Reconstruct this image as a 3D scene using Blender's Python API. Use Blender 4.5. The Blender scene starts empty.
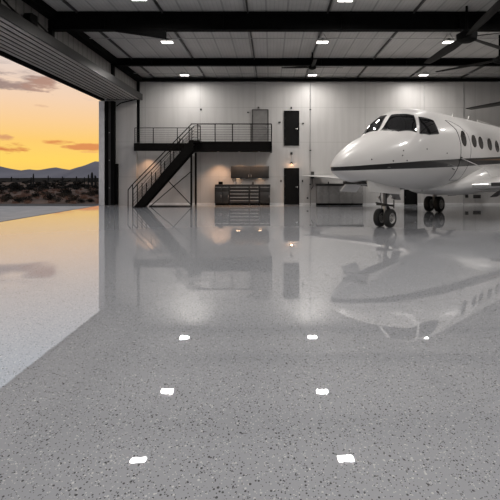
import bpy, bmesh, math, random
from mathutils import Vector, Matrix
from mathutils.bvhtree import BVHTree
from mathutils.geometry import delaunay_2d_cdt

# ------------------------------------------------------------------ camera
SC = bpy.context.scene
COL = SC.collection
EYE = 1.63            # camera height
F = 450.0             # focal length in pixels of the 500 px frame
VX, VY = 271.0, 177.0 # where the depth direction vanishes
cam_d = bpy.data.cameras.new('camera')
cam = bpy.data.objects.new('camera', cam_d)
COL.objects.link(cam)
cam.location = (0, 0, EYE)
cam.rotation_euler = (math.pi / 2, 0, 0)
cam_d.sensor_width = 36
cam_d.lens = F / 500 * 36
cam_d.shift_x = -(VX - 250) / 500
cam_d.shift_y = -(250 - VY) / 500
cam_d.clip_end = 6000
SC.camera = cam
SC.view_settings.view_transform = 'Standard'
SC.view_settings.look = 'None'
SC.view_settings.exposure = 0.0
SC.view_settings.gamma = 1.0
SC.view_settings.use_curve_mapping = False

LED = 6.0              # glow of the lamp lenses
LAMP_W = 135.0         # power of each hangar lamp
SC.cycles.caustics_reflective = False
SC.cycles.sample_clamp_indirect = 6.0
SC.cycles.blur_glossy = 0.3
LED_COL = (1.0, 0.955, 0.91)
WARM = (1.0, 0.55, 0.29)


def azel(px, py):
    az = math.atan((px - VX) / F)
    return az, math.atan((VY - py) / F * math.cos(az))


# ------------------------------------------------------------------ world: sunset sky
def make_world():
    w = bpy.data.worlds.new('sunset_sky')
    SC.world = w
    w.use_nodes = True
    nt = w.node_tree
    nt.nodes.clear()
    N, L = nt.nodes.new, nt.links.new

    def val(sock, v):
        if hasattr(v, 'links'):
            L(v, sock)
        else:
            sock.default_value = v

    def mth(op, a, b=0.0, c=0.0, clamp=False):
        n = N('ShaderNodeMath'); n.operation = op; n.use_clamp = clamp
        val(n.inputs[0], a); val(n.inputs[1], b); val(n.inputs[2], c)
        return n.outputs[0]

    def mix(f, a, b):
        n = N('ShaderNodeMix'); n.data_type = 'RGBA'
        val(n.inputs[0], f)
        for i, v in ((6, a), (7, b)):
            if hasattr(v, 'links'):
                L(v, n.inputs[i])
            else:
                n.inputs[i].default_value = (*v, 1)
        return n.outputs[2]

    def ramp(f, pts):
        n = N('ShaderNodeValToRGB')
        e = n.color_ramp.elements
        while len(e) < len(pts):
            e.new(0.5)
        for k, (p, c) in zip(e, pts):
            k.position = p; k.color = (*c, 1)
        L(f, n.inputs[0])
        return n.outputs[0]
    tc = N('ShaderNodeTexCoord')
    sp = N('ShaderNodeSeparateXYZ'); L(tc.outputs['Generated'], sp.inputs[0])
    x, y, z = sp.outputs
    el = mth('ARCSINE', z)
    az = mth('ARCTAN2', x, y)
    t = mth('MULTIPLY', mth('MAXIMUM', el, 0.0), 1 / 1.5708)
    d = lambda deg: deg / 90
    west = ramp(t, [(0.0, (1.0, .60, .13)), (d(2), (1.0, .68, .13)), (d(4.2), (1.0, .62, .17)),
                    (d(6.5), (.97, .63, .31)), (d(9), (.92, .65, .45)), (d(13), (.78, .66, .60)),
                    (d(20), (.76, .83, .93)), (d(30), (.86, .97, 1.12)), (d(60), (.34, .39, .48)), (1.0, (.20, .23, .30))])
    east = ramp(t, [(0.0, (.16, .13, .15)), (d(12), (.17, .16, .2)), (d(35), (.14, .16, .22)), (1.0, (.13, .15, .21))])
    # towards the sunset (roughly az -32 deg) or away from it
    sx, sy = math.sin(math.radians(-34)), math.cos(math.radians(-34))
    dot = mth('ADD', mth('MULTIPLY', x, sx), mth('MULTIPLY', y, sy))
    f = mth('MULTIPLY_ADD', dot, 0.62, 0.42, clamp=True)
    sky = mix(f, east, west)
    cmb = N('ShaderNodeCombineXYZ')
    L(mth('MULTIPLY', az, 7.0), cmb.inputs[0]); L(mth('MULTIPLY', el, 34.0), cmb.inputs[1])
    nz = N('ShaderNodeTexNoise'); nz.inputs['Scale'].default_value = 1.6
    nz.inputs['Detail'].default_value = 7; nz.inputs['Roughness'].default_value = .62
    L(cmb.outputs[0], nz.inputs['Vector'])
    noise = nz.outputs['Fac']
    # high thin cloud, greyish
    hi = mth('MULTIPLY', mth('MULTIPLY_ADD', noise, 5.0, -2.75, clamp=True),
             mth('MULTIPLY_ADD', el, 9.0, -1.9, clamp=True))
    sky = mix(mth('MULTIPLY', hi, .6), sky, (.50, .45, .44))

    def cloud(px, py, wx, wy, col, thick, amount=.9, edge=1.6):
        nonlocal sky
        a0, e0 = azel(px, py)
        wa, we = wx / F * math.cos(a0) ** 2, wy / F * math.cos(a0)
        u = mth('POWER', mth('ABSOLUTE', mth('DIVIDE', mth('SUBTRACT', az, a0), wa)), 2.0)
        v = mth('POWER', mth('ABSOLUTE', mth('DIVIDE', mth('SUBTRACT', el, e0), we)), 2.0)
        m = mth('SUBTRACT', 1.0, mth('ADD', u, v))
        m = mth('ADD', m, mth('MULTIPLY_ADD', noise, thick, -.56 * thick))
        m = mth('MULTIPLY', mth('MULTIPLY', m, edge, clamp=True), amount)
        sky = mix(m, sky, col)
    cloud(30, 78, 75, 17, (.62, .50, .45), 7, .8, .8)
    cloud(18, 84, 46, 13, (.33, .23, .205), 8, .9, 1.0)
    cloud(46, 86, 30, 9, (.48, .28, .21), 8, .85, 1.0)
    cloud(6, 64, 26, 6, (.42, .35, .34), 7, .8, 1.0)
    cloud(41, 106, 11, 2.2, (.62, .36, .24), 6, .7, 1.2)
    cloud(14, 148, 30, 7, (.66, .20, .07), 6, .95, 1.4)
    cloud(5, 138, 12, 4, (.66, .30, .16), 6, .8, 1.4)
    cloud(54, 142, 26, 3.2, (.74, .27, .09), 6, .9, 1.4)
    cloud(85, 147, 30, 4.2, (.72, .25, .09), 6, .9, 1.4)
    cloud(90, 152, 14, 1.4, (.9, .42, .16), 6, .6, 1.4)
    bg = N('ShaderNodeBackground'); L(sky, bg.inputs[0]); bg.inputs[1].default_value = 1.0
    o = N('ShaderNodeOutputWorld'); L(bg.outputs[0], o.inputs[0])


make_world()


# ------------------------------------------------------------------ materials
def new_mat(name):
    m = bpy.data.materials.new(name)
    m.use_nodes = True
    return m, m.node_tree, m.node_tree.nodes['Principled BSDF']


def simple(name, col, rough=.5, metal=0.0, noise=0.0, nscale=6.0, coat=0.0, bump=0.0, spec=.5):
    m, nt, b = new_mat(name)
    b.inputs['Roughness'].default_value = rough
    b.inputs['Metallic'].default_value = metal
    b.inputs['Coat Weight'].default_value = coat
    b.inputs['Coat Roughness'].default_value = .05
    b.inputs['Specular IOR Level'].default_value = spec
    b.inputs['Base Color'].default_value = (*col, 1)
    if noise or bump:
        tc = nt.nodes.new('ShaderNodeTexCoord')
        nz = nt.nodes.new('ShaderNodeTexNoise')
        nz.inputs['Scale'].default_value = nscale; nz.inputs['Detail'].default_value = 5
        nt.links.new(tc.outputs['Object'], nz.inputs['Vector'])
        if noise:
            r = nt.nodes.new('ShaderNodeValToRGB')
            r.color_ramp.elements[0].position = .3
            r.color_ramp.elements[1].position = .7
            r.color_ramp.elements[0].color = (*[c * (1 - noise) for c in col], 1)
            r.color_ramp.elements[1].color = (*[min(1, c * (1 + noise)) for c in col], 1)
            nt.links.new(nz.outputs['Fac'], r.inputs[0])
            nt.links.new(r.outputs[0], b.inputs['Base Color'])
        if bump:
            bp = nt.nodes.new('ShaderNodeBump'); bp.inputs['Strength'].default_value = bump
            bp.inputs['Distance'].default_value = .02
            nt.links.new(nz.outputs['Fac'], bp.inputs['Height'])
            nt.links.new(bp.outputs[0], b.inputs['Normal'])
    return m


def emit(name, col, strength):
    m, nt, b = new_mat(name)
    b.inputs['Base Color'].default_value = (*col, 1)
    b.inputs['Emission Color'].default_value = (*col, 1)
    b.inputs['Emission Strength'].default_value = strength
    return m


class G:
    """small helper to write node graphs"""
    def __init__(s, nt):
        s.nt = nt
    def put(s, sock, v):
        if hasattr(v, 'links'):
            s.nt.links.new(v, sock)
        elif isinstance(v, tuple):
            sock.default_value = v if len(v) == 4 or sock.type == 'VECTOR' else (*v, 1)
        else:
            sock.default_value = v
    def m(s, op, a, b=0.0, c=0.0, clamp=False):
        n = s.nt.nodes.new('ShaderNodeMath'); n.operation = op; n.use_clamp = clamp
        s.put(n.inputs[0], a); s.put(n.inputs[1], b); s.put(n.inputs[2], c)
        return n.outputs[0]
    def mix(s, f, a, b):
        n = s.nt.nodes.new('ShaderNodeMix'); n.data_type = 'RGBA'
        s.put(n.inputs[0], f); s.put(n.inputs[6], a); s.put(n.inputs[7], b)
        return n.outputs[2]
    def obj(s):
        return s.nt.nodes.new('ShaderNodeTexCoord').outputs['Object']
    def sep(s, v):
        n = s.nt.nodes.new('ShaderNodeSeparateXYZ'); s.put(n.inputs[0], v); return n.outputs
    def noise(s, v, scale, detail=4, rough=.5):
        n = s.nt.nodes.new('ShaderNodeTexNoise'); s.put(n.inputs['Vector'], v)
        n.inputs['Scale'].default_value = scale; n.inputs['Detail'].default_value = detail
        n.inputs['Roughness'].default_value = rough
        return n.outputs['Fac']
    def voro(s, v, scale):
        n = s.nt.nodes.new('ShaderNodeTexVoronoi'); s.put(n.inputs['Vector'], v)
        n.inputs['Scale'].default_value = scale
        return n.outputs['Distance'], n.outputs['Color']
    def scale(s, v, xyz):
        n = s.nt.nodes.new('ShaderNodeMapping'); s.put(n.inputs[0], v); n.inputs['Scale'].default_value = xyz
        return n.outputs[0]
    def bump(s, h, strength, dist):
        n = s.nt.nodes.new('ShaderNodeBump'); n.inputs['Strength'].default_value = strength
        n.inputs['Distance'].default_value = dist; s.put(n.inputs['Height'], h)
        return n.outputs[0]
    def curve(s, f, pts):
        """piecewise linear value of f (0..1)"""
        n = s.nt.nodes.new('ShaderNodeValToRGB')
        e = n.color_ramp.elements
        while len(e) < len(pts):
            e.new(.5)
        for k, (p, v) in zip(e, pts):
            k.position = p; k.color = (v, v, v, 1)
        s.put(n.inputs[0], f)
        return n.outputs[0]


def mat_floor():
    m, nt, b = new_mat('epoxy_flake_floor')
    g = G(nt)
    o = g.obj()
    big = g.noise(o, .35, 3)
    base = g.mix(big, (.345, .358, .385), (.405, .418, .445))
    fine = g.noise(o, 160, 2)
    base = g.mix(g.m('MULTIPLY', fine, .5), base, (.27, .278, .30))
    for sc, lo, hi, rad in ((60, .09, .955, .38), (110, .15, .90, .42), (36, .03, .985, .28)):
        d, c = g.voro(g.scale(o, (1, .8, 1)), sc)
        r = g.sep(c)[0]
        inside = g.m('LESS_THAN', d, rad)
        dark = g.m('MULTIPLY', inside, g.m('LESS_THAN', r, lo))
        light = g.m('MULTIPLY', inside, g.m('GREATER_THAN', r, hi))
        base = g.mix(g.m('MULTIPLY', dark, .95), base, (.06, .06, .065))
        base = g.mix(g.m('MULTIPLY', light, .75), base, (.66, .66, .66))
    g.put(b.inputs['Base Color'], base)
    b.inputs['Roughness'].default_value = .45
    b.inputs['Specular IOR Level'].default_value = .08
    b.inputs['Coat Weight'].default_value = 1.0
    b.inputs['Coat IOR'].default_value = 1.9
    g.put(b.inputs['Coat Roughness'], g.m('MULTIPLY_ADD', g.noise(o, .8, 4), .012, .006))
    h = g.noise(g.scale(o, (.7, 1.3, 1)), 4.5, 3)
    g.put(b.inputs['Coat Normal'], g.bump(h, .035, .008))
    return m


def mat_wall():
    m, nt, b = new_mat('grey_wall_panel')
    g = G(nt)
    o = g.obj()
    x, y, z = g.sep(o)
    base = g.mix(g.noise(o, .5, 5), (.44, .43, .42), (.53, .52, .51))
    def seam(v, period, off, w):
        q = g.m('FRACT', g.m('DIVIDE', g.m('ADD', v, off), period))
        return g.m('LESS_THAN', q, w / period)
    s1 = seam(x, 3.25, 100 * 3.25 - 2.3 + 3.25, .035)
    s2 = seam(z, 2.05, 2.05 * 5 - 5.72 + 2.05 * 3, .03)
    s3 = seam(x, .325, 32.5, .012)
    s = g.m('MAXIMUM', g.m('MULTIPLY', s1, .32), g.m('MULTIPLY', s2, .28))
    s = g.m('MAXIMUM', s, g.m('MULTIPLY', s3, .10))
    base = g.mix(s, base, (.16, .155, .15))
    streak = g.noise(g.scale(o, (3.5, 3.5, .35)), 1.0, 4)
    base = g.mix(g.m('MULTIPLY_ADD', streak, .9, -.4, clamp=True), base, (.30, .29, .28))
    g.put(b.inputs['Base Color'], base)
    b.inputs['Roughness'].default_value = .42
    return m


def mat_ceiling():
    m, nt, b = new_mat('white_roof_liner')
    g = G(nt)
    o = g.obj()
    x, y, z = g.sep(o)
    base = g.mix(g.noise(o, .7, 4), (.38, .37, .36), (.50, .49, .48))
    q = g.m('FRACT', g.m('DIVIDE', g.m('ADD', x, 30.2), .75))
    rib = g.m('LESS_THAN', q, .09)
    base = g.mix(g.m('MULTIPLY', rib, .55), base, (.14, .14, .135))
    q2 = g.m('FRACT', g.m('DIVIDE', g.m('ADD', x, 30.2), .15))
    base = g.mix(g.m('MULTIPLY', g.m('LESS_THAN', q2, .2), .22), base, (.18, .175, .17))
    patch = g.noise(g.scale(o, (2.2, .5, 1)), 1.3, 3)
    base = g.mix(g.m('MULTIPLY_ADD', patch, 1.4, -.6, clamp=True), base, (.32, .315, .31))
    g.put(b.inputs['Base Color'], base)
    b.inputs['Roughness'].default_value = .5
    return m


def mat_siding(name, col, axis, period, dark):
    m, nt, b = new_mat(name)
    g = G(nt)
    o = g.obj()
    v = g.sep(o)[axis]
    q = g.m('FRACT', g.m('DIVIDE', g.m('ADD', v, 50.0), period))
    line = g.m('LESS_THAN', q, .16)
    base = g.mix(g.noise(o, 1.2, 4), col, tuple(c * .75 for c in col))
    g.put(b.inputs['Base Color'], g.mix(line, base, dark))
    b.inputs['Roughness'].default_value = .5
    return m


def mat_aircraft():
    """white paint with the black and bronze cheat line"""
    m, nt, b = new_mat('aircraft_paint')
    g = G(nt)
    o = g.obj()
    x, y, z = g.sep(o)
    t = g.m('DIVIDE', x, 18.0, clamp=True)
    def cv(pts):
        # z values 1..3 stored as 0..1
        return g.m('MULTIPLY_ADD', g.curve(t, [(s / 18, (v - 1) / 2) for s, v in pts]), 2.0, 1.0)
    hi = cv(STRIPE_TOP)
    lo = cv(STRIPE_BOT)
    black = g.m('MULTIPLY', g.m('LESS_THAN', z, hi), g.m('GREATER_THAN', z, lo))
    b_hi = g.m('SUBTRACT', hi, g.m('MULTIPLY', g.m('SUBTRACT', hi, lo), .26))
    wide = g.m('MULTIPLY_ADD', x, .075, -.48, clamp=True)
    wide = g.m('MINIMUM', wide, .46)
    b_lo = g.m('SUBTRACT', b_hi, g.m('MULTIPLY', g.m('SUBTRACT', hi, lo), wide))
    bronze = g.m('MULTIPLY', g.m('LESS_THAN', z, b_hi), g.m('GREATER_THAN', z, b_lo))
    base = g.mix(g.noise(o, .6, 3), (.56, .55, .54), (.62, .605, .595))
    col = g.mix(black, base, (.012, .012, .013))
    col = g.mix(bronze, col, (.17, .105, .06))
    g.put(b.inputs['Base Color'], col)
    b.inputs['Roughness'].default_value = .32
    b.inputs['Specular IOR Level'].default_value = .25
    b.inputs['Coat Weight'].default_value = .3
    b.inputs['Coat Roughness'].default_value = .04
    return m


STRIPE_TOP = [(0, 1.91), (.6, 1.95), (1, 1.985), (3, 2.13), (6, 2.29), (10, 2.48), (14, 2.7), (18, 2.9)]
STRIPE_BOT = [(0, 1.80), (.6, 1.82), (1, 1.84), (3, 1.90), (6, 2.01), (10, 2.20), (14, 2.4), (18, 2.6)]

M = {}
M['floor'] = mat_floor()
M['wall'] = mat_wall()
M['ceiling'] = mat_ceiling()
M['fascia'] = mat_siding('dark_wall_siding', (.21, .20, .19), 1, .45, (.10, .095, .09))
M['door_skin'] = simple('galvanised_door_skin', (.62, .60, .58), .34, .45, .12, 3)
M['black_steel'] = simple('black_painted_steel', (.005, .005, .005), .65, 0, .25, 3, spec=.03)
M['dark_steel'] = simple('charcoal_painted_steel', (.022, .021, .02), .45, 0, .25, 3)
M['stair_steel'] = simple('stair_black_steel', (.006, .0055, .005), .6, 0, .2, 5, spec=.06)
M['rail_paint'] = simple('dark_rail_paint', (.012, .0115, .011), .32, 0, .2, 3, spec=.25)
M['grey_steel'] = simple('light_grey_steel', (.36, .36, .36), .4, .3, .12, 4)
M['trim'] = simple('pale_grey_trim', (.75, .75, .75), .4, .2, .1, 3)
M['led'] = emit('led_lens', LED_COL, LED)
M['led_housing'] = simple('lamp_housing', (.55, .54, .52), .5)
M['warm_lens'] = emit('warm_lens', (1.0, .70, .45), 5)
M['fan'] = simple('fan_blade_finish', (.009, .0085, .008), .55, 0, .2, 4, spec=.06)
M['door_black'] = simple('black_door_paint', (.004, .004, .004), .55, 0, .2, 5, spec=.12)
M['door_grey'] = simple('grey_door_paint', (.20, .195, .19), .5, 0, .1, 5)
M['chest'] = simple('charcoal_cabinet', (.014, .0135, .013), .4, 0, .15, 6)
M['chest_edge'] = simple('brushed_drawer_edge', (.45, .44, .43), .35, .6)
M['worktop'] = simple('black_worktop', (.018, .017, .017), .3, 0, .2, 8)
M['cabinet_grey'] = simple('grey_cabinet', (.27, .265, .26), .45, 0, .08, 6)
M['chrome'] = simple('brushed_metal', (.5, .5, .5), .3, 1.0)
M['rubber'] = simple('black_rubber', (.012, .012, .012), .62, 0, .2, 12)
M['hub'] = simple('wheel_hub_alloy', (.42, .41, .40), .4, .6)
M['strut'] = simple('gear_strut_paint', (.20, .20, .20), .35, .5)
M['gear_dark'] = simple('gear_dark_metal', (.05, .05, .05), .4, .6)
M['bay'] = simple('wheel_bay_dark', (.02, .02, .02), .7)
M['glass'] = simple('tinted_cockpit_glass', (.010, .010, .011), .04, 0, coat=.6)
M['cabin_glass'] = simple('cabin_window_glass', (.045, .042, .04), .08)
M['seam'] = simple('panel_seam', (.03, .03, .03), .6)
M['white_paint'] = simple('white_gloss_paint', (.57, .56, .55), .3, 0, .04, 2, coat=.7)
M['plane'] = mat_aircraft()
M['apron'] = simple('apron_concrete', (.40, .375, .36), .7, 0, .15, 1.5, bump=.2)
M['asphalt'] = simple('service_road_asphalt', (.035, .034, .034), .85, 0, .25, 2, bump=.3)
M['desert'] = simple('desert_soil', (.15, .095, .067), .95, 0, .55, .35, bump=.4, spec=.1)
M['far_scrub'] = simple('far_scrubland', (.050, .042, .034), 1, 0, .45, .05, spec=0)
M['hill'] = simple('hazy_rock', (.36, .325, .325), 1, 0, .16, .006, spec=0)  # atmospheric haze is put into this pale rock colour
M['scrub'] = simple('scrub_leaf', (.034, .031, .024), .9, 0, .4, 9, spec=.1)
M['sage'] = simple('sage_leaf', (.070, .057, .042), .9, 0, .3, 9, spec=.1)
M['dry'] = simple('dry_grass_blade', (.36, .22, .155), .9, 0, .3, 8, spec=.1)
M['twig'] = simple('brown_twig', (.05, .035, .025), .9)
M['cactus'] = simple('cactus_skin', (.030, .030, .024), .8, 0, .3, 5)


# ------------------------------------------------------------------ mesh helpers
class MB:
    def __init__(s):
        s.b = bmesh.new()

    def box(s, lo, hi, bevel=0.0, mat=None):
        x0, y0, z0 = lo; x1, y1, z1 = hi
        vs = [s.b.verts.new(p) for p in ((x0, y0, z0), (x1, y0, z0), (x1, y1, z0), (x0, y1, z0),
                                         (x0, y0, z1), (x1, y0, z1), (x1, y1, z1), (x0, y1, z1))]
        fs = [s.b.faces.new([vs[i] for i in q]) for q in
              ((3, 2, 1, 0), (4, 5, 6, 7), (0, 1, 5, 4), (1, 2, 6, 5), (2, 3, 7, 6), (3, 0, 4, 7))]
        if bevel:
            es = list({e for f in fs for e in f.edges})
            bmesh.ops.bevel(s.b, geom=es, offset=bevel, segments=2, affect='EDGES', profile=.5)
        return s

    def tube(s, pts, r, seg=8, closed=False, caps=True):
        pts = [Vector(p) for p in pts]
        n = len(pts)
        rs = r if isinstance(r, (list, tuple)) else [r] * n
        rings = []
        prev = None
        for i, p in enumerate(pts):
            if closed:
                d = pts[(i + 1) % n] - pts[i - 1]
            else:
                d = pts[min(i + 1, n - 1)] - pts[max(i - 1, 0)]
            d.normalize()
            if prev is None:
                a = d.orthogonal().normalized()
            else:
                a = prev - d * prev.dot(d)
                a = a.normalized() if a.length > 1e-6 else d.orthogonal().normalized()
            prev = a
            bb = d.cross(a)
            rings.append([s.b.verts.new(p + (a * math.cos(2 * math.pi * k / seg) + bb * math.sin(2 * math.pi * k / seg)) * rs[i])
                          for k in range(seg)])
        m = n if closed else n - 1
        for i in range(m):
            A, B = rings[i], rings[(i + 1) % n]
            for k in range(seg):
                s.b.faces.new((A[k], A[(k + 1) % seg], B[(k + 1) % seg], B[k]))
        if caps and not closed:
            s.b.faces.new(list(reversed(rings[0]))); s.b.faces.new(rings[-1])
        return s

    def bar(s, p0, p1, w, h, up=(0, 0, 1)):
        """rectangular bar from p0 to p1"""
        p0, p1 = Vector(p0), Vector(p1)
        d = (p1 - p0).normalized()
        side = d.cross(Vector(up)).normalized() * (w / 2)
        u = side.cross(d).normalized() * (h / 2)
        vs = []
        for p in (p0, p1):
            vs += [s.b.verts.new(p + a) for a in (-side - u, side - u, side + u, -side + u)]
        for q in ((3, 2, 1, 0), (4, 5, 6, 7), (0, 1, 5, 4), (1, 2, 6, 5), (2, 3, 7, 6), (3, 0, 4, 7)):
            s.b.faces.new([vs[i] for i in q])
        return s

    def lathe(s, prof, center, axis, seg=28):
        """prof: (distance along axis, radius) closed by caps where radius is 0"""
        ax = Vector(axis).normalized()
        a = ax.orthogonal().normalized(); bb = ax.cross(a)
        c = Vector(center)
        rings = []
        for t, r in prof:
            if r < 1e-6:
                rings.append([s.b.verts.new(c + ax * t)])
            else:
                rings.append([s.b.verts.new(c + ax * t + (a * math.cos(2 * math.pi * k / seg) + bb * math.sin(2 * math.pi * k / seg)) * r)
                              for k in range(seg)])
        for A, B in zip(rings, rings[1:]):
            for k in range(seg):
                k2 = (k + 1) % seg
                if len(A) == 1 and len(B) > 1:
                    s.b.faces.new((A[0], B[k2], B[k]))
                elif len(B) == 1 and len(A) > 1:
                    s.b.faces.new((A[k], A[k2], B[0]))
                elif len(A) > 1:
                    s.b.faces.new((A[k], A[k2], B[k2], B[k]))
        return s

    def loft(s, rings, closed_ends=True):
        R = [[s.b.verts.new(p) for p in ring] for ring in rings]
        n = len(R[0])
        for A, B in zip(R, R[1:]):
            for k in range(n):
                s.b.faces.new((A[k], A[(k + 1) % n], B[(k + 1) % n], B[k]))
        if closed_ends:
            s.b.faces.new(list(reversed(R[0]))); s.b.faces.new(R[-1])
        return s

    def prism(s, pts, d):
        """polygon pts extruded by vector d"""
        d = Vector(d)
        A = [s.b.verts.new(p) for p in pts]; B = [s.b.verts.new(Vector(p) + d) for p in pts]
        n = len(A)
        s.b.faces.new(list(reversed(A))); s.b.faces.new(B)
        for k in range(n):
            s.b.faces.new((A[k], A[(k + 1) % n], B[(k + 1) % n], B[k]))
        return s

    def build(s, name, mat, parent=None, smooth=40):
        bmesh.ops.recalc_face_normals(s.b, faces=s.b.faces)
        me = bpy.data.meshes.new(name)
        s.b.to_mesh(me); s.b.free()
        me.materials.append(M[mat] if isinstance(mat, str) else mat)
        if smooth:
            me.polygons.foreach_set('use_smooth', [True] * len(me.polygons))
            me.set_sharp_from_angle(angle=math.radians(smooth))
        o = bpy.data.objects.new(name, me)
        COL.objects.link(o)
        if parent:
            o.parent = parent
        return o


def tag(o, label=None, cat=None, group=None, kind=None):
    if label: o['label'] = label
    if cat: o['category'] = cat
    if group: o['group'] = group
    if kind: o['kind'] = kind
    return o


def thing(name, label, cat, loc=(0, 0, 0), rz=0.0, group=None):
    o = bpy.data.objects.new(name, None)
    COL.objects.link(o)
    o.location = loc; o.rotation_euler = (0, 0, rz); o.empty_display_size = .2
    return tag(o, label, cat, group)


def copy_tree(o, parent=None):
    c = o.copy(); COL.objects.link(c)
    if parent:
        c.parent = parent
    for ch in list(o.children):
        copy_tree(ch, c)
    return c


def struct(o):
    o['kind'] = 'structure'
    return o


def at(px, py, Y):
    """the point at depth Y seen at a pixel"""
    return Vector(((px - VX) / F * Y, Y, EYE + (VY - py) / F * Y))


# ------------------------------------------------------------------ setting: the hangar
WY = 26.6      # far wall
XL = -9.8      # door plane on the west side
XF = -7.9      # inner fascia wall over the door
XR = 20.0
YB = -9.0
H = 7.5        # ceiling
YJ = 26.2      # door jamb depth
Y0 = 3.0       # near end of the door opening

struct(MB().box((XL, YB, -.2), (XR, WY + .3, 0)).build('floor', 'floor', smooth=0))
struct(MB().box((XF, WY, 0), (XR + .2, WY + .2, H)).build('wall_back', 'wall', smooth=0))
struct(MB().box((XL - .1, YJ + .15, 0), (XF + .02, WY + .2, 6.46)).build('wall_return', 'wall', smooth=0))
struct(MB().box((XF - .15, Y0, 6.46), (XF, WY + .2, H)).build('wall_left', 'fascia', smooth=0))
struct(MB().box((XL - .2, YB, 0), (XL, Y0, H)).build('wall_left_near', 'wall', smooth=0))
struct(MB().box((XR, YB, 0), (XR + .2, WY + .2, H)).build('wall_right', 'wall', smooth=0))
struct(MB().box((XL - .2, YB - .2, 0), (XR + .2, YB, H)).build('wall_front', 'wall', smooth=0))
struct(MB().box((XF - .15, YB - .2, H), (XR + .2, WY + .2, H + .15)).build('ceiling', 'ceiling', smooth=0))
struct(MB().box((XL - .2, YB - .2, H), (XF - .15, Y0, H + .15)).build('ceiling_near', 'ceiling', smooth=0))
struct(MB().box((XF + .02, WY - .02, 0), (XR, WY, .10)).build('baseboard_back', 'trim', smooth=0))

# roof frames: I sections that run across the hangar
def frame_beam(Y, top, bot, label, haunch=None):
    r = thing('roof_beam', label, 'beam', (0, Y, bot))
    h = top - bot
    w = .14
    mb = MB().box((XF, -.012, .03), (XR, .012, h - .03))
    for k in range(6):
        x = XF + 2.0 + k * 4.2
        mb.box((x - .01, -w, .03), (x + .01, w, h - .03))
    mb.build('web', 'black_steel', r, 0)
    MB().box((XF, -w, 0), (XR, w, .035)).build('bottom_flange', 'black_steel', r, 0)
    MB().box((XF, -w, h - .035), (XR, w, h)).build('top_flange', 'black_steel', r, 0)
    if haunch:
        a, b, d = haunch
        MB().prism([(a, -.10, 0), (b, -.10, 0), (b, -.10, -d)], (0, .2, 0)).build('haunch', 'black_steel', r, 0)
    return r

frame_beam(16.05, H - .02, 6.85, 'deep black steel roof beam nearest the camera', (-5.7, -3.75, .28))
frame_beam(22.3, H - .02, 7.14, 'slimmer black roof beam halfway to the far wall')
r = frame_beam(9.4, H - .02, 6.85, 'black steel roof beam overhead in front of the deep beam')
tag(MB().box((XF, WY - .20, 7.26), (XR, WY - .02, 7.42)).build('eave_strut', 'black_steel', smooth=0),
    'thin black steel strut along the top of the far wall', 'beam')
tag(MB().box((XF + .01, Y0, 7.22), (XF + .34, WY - .22, H - .02)).build('eave_beam', 'black_steel', smooth=0),
    'black eave beam along the top of the wall over the hangar door', 'beam')
PUR = [-6.85, -3.84, -.82, 2.0, 5.05, 8.1, 11.15, 14.2]
PURL = ['near the wall over the door', 'above the lamp row by the stairs', 'left of the middle lamp row',
        'above the middle lamp row', 'crossing between the middle lamps and the fan', 'above the big ceiling fan',
        'beyond the fan above the aircraft tail', 'at the far end over the tail']
for x, w in zip(PUR, PURL):
    mb = MB()
    for ya, yb in ((9.56, 15.90), (16.20, 22.15), (22.45, WY - .23)):
        mb.box((x - .028, ya, H - .09), (x + .028, yb, H))
    tag(mb.build('roof_purlin', 'dark_steel', smooth=0), 'thin dark roof purlin ' + w, 'purlin')
for Y, z, w in ((18.6, 7.36, 'between the two black roof beams'), (24.6, 7.3, 'near the far wall')):
    tag(MB().tube([(XF + .4, Y, z), (XR - .2, Y, z)], .016, 6).build('ceiling_conduit', 'grey_steel'),
        'thin conduit pipe across the ceiling ' + w, 'pipe')
# columns on the fascia and in the corner
for Y, z0, lab in ((16.05, 6.47, 'short black column on the wall over the door under the deep beam'),
                   (22.3, 6.47, 'short black column on the wall over the door under the slim beam')):
    tag(MB().box((XF + .005, Y - .1, z0), (XF + .14, Y + .1, 7.2)).build('wall_column', 'black_steel', smooth=0), lab, 'column')
tag(MB().box((XF + .03, WY - .2, 3.65), (XF + .15, WY - .025, 7.24)).build('corner_column', 'black_steel', smooth=0),
    'tall thin black column in the corner above the mezzanine', 'column')

# the raised hangar door: a folded stack seen from below
hd = thing('hangar_door', 'raised metal hangar door folded under the ceiling above the opening', 'hangar door', (0, 0, 6.08))
mb = MB()
n = 8
x0, x1 = XL + .14, -7.57
w = (x1 - x0) / n
mb_g = MB()
for i in range(n):
    a = x0 + w * i
    prof = [(a + .014, .075), (a + w * .22, .075), (a + w * .26, .06), (a + w * .50, .06), (a + w * .54, .075), (a + w * .66, .075), (a + w - .014, .045 - .018 * (i % 2)), (a + w - .014, .12), (a + .014, .12)]
    MB().prism([(x, Y0 + .05, z) for x, z in prof], (0, YJ - Y0 - .1, 0)).build('door_panel', 'door_skin', hd, 0)
    if i:
        mb_g.box((a - .013, Y0 + .06, .055), (a + .013, YJ - .06, .12))
mb_g.build('panel_gap_shade', 'black_steel', hd, 0)  # black bars added between the panels to deepen the shade in the gaps
MB().box((x0, Y0 + .05, .121), (x1, YJ - .05, .30)).build('door_core', 'dark_steel', hd, 0)
MB().box((-7.56, Y0 + .05, .03), (-7.50, YJ + .08, .38)).build('inner_rail', 'rail_paint', hd, 0)
MB().box((XL, Y0 + .05, -.06), (XL + .13, YJ - .05, .34)).build('outer_rail', 'black_steel', hd, 0)
mb = MB()
mb.box((-7.55, YJ - .04, .05), (-9.6, YJ + .08, .36))
mb.build('end_cap', 'dark_steel', hd, 0)
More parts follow.
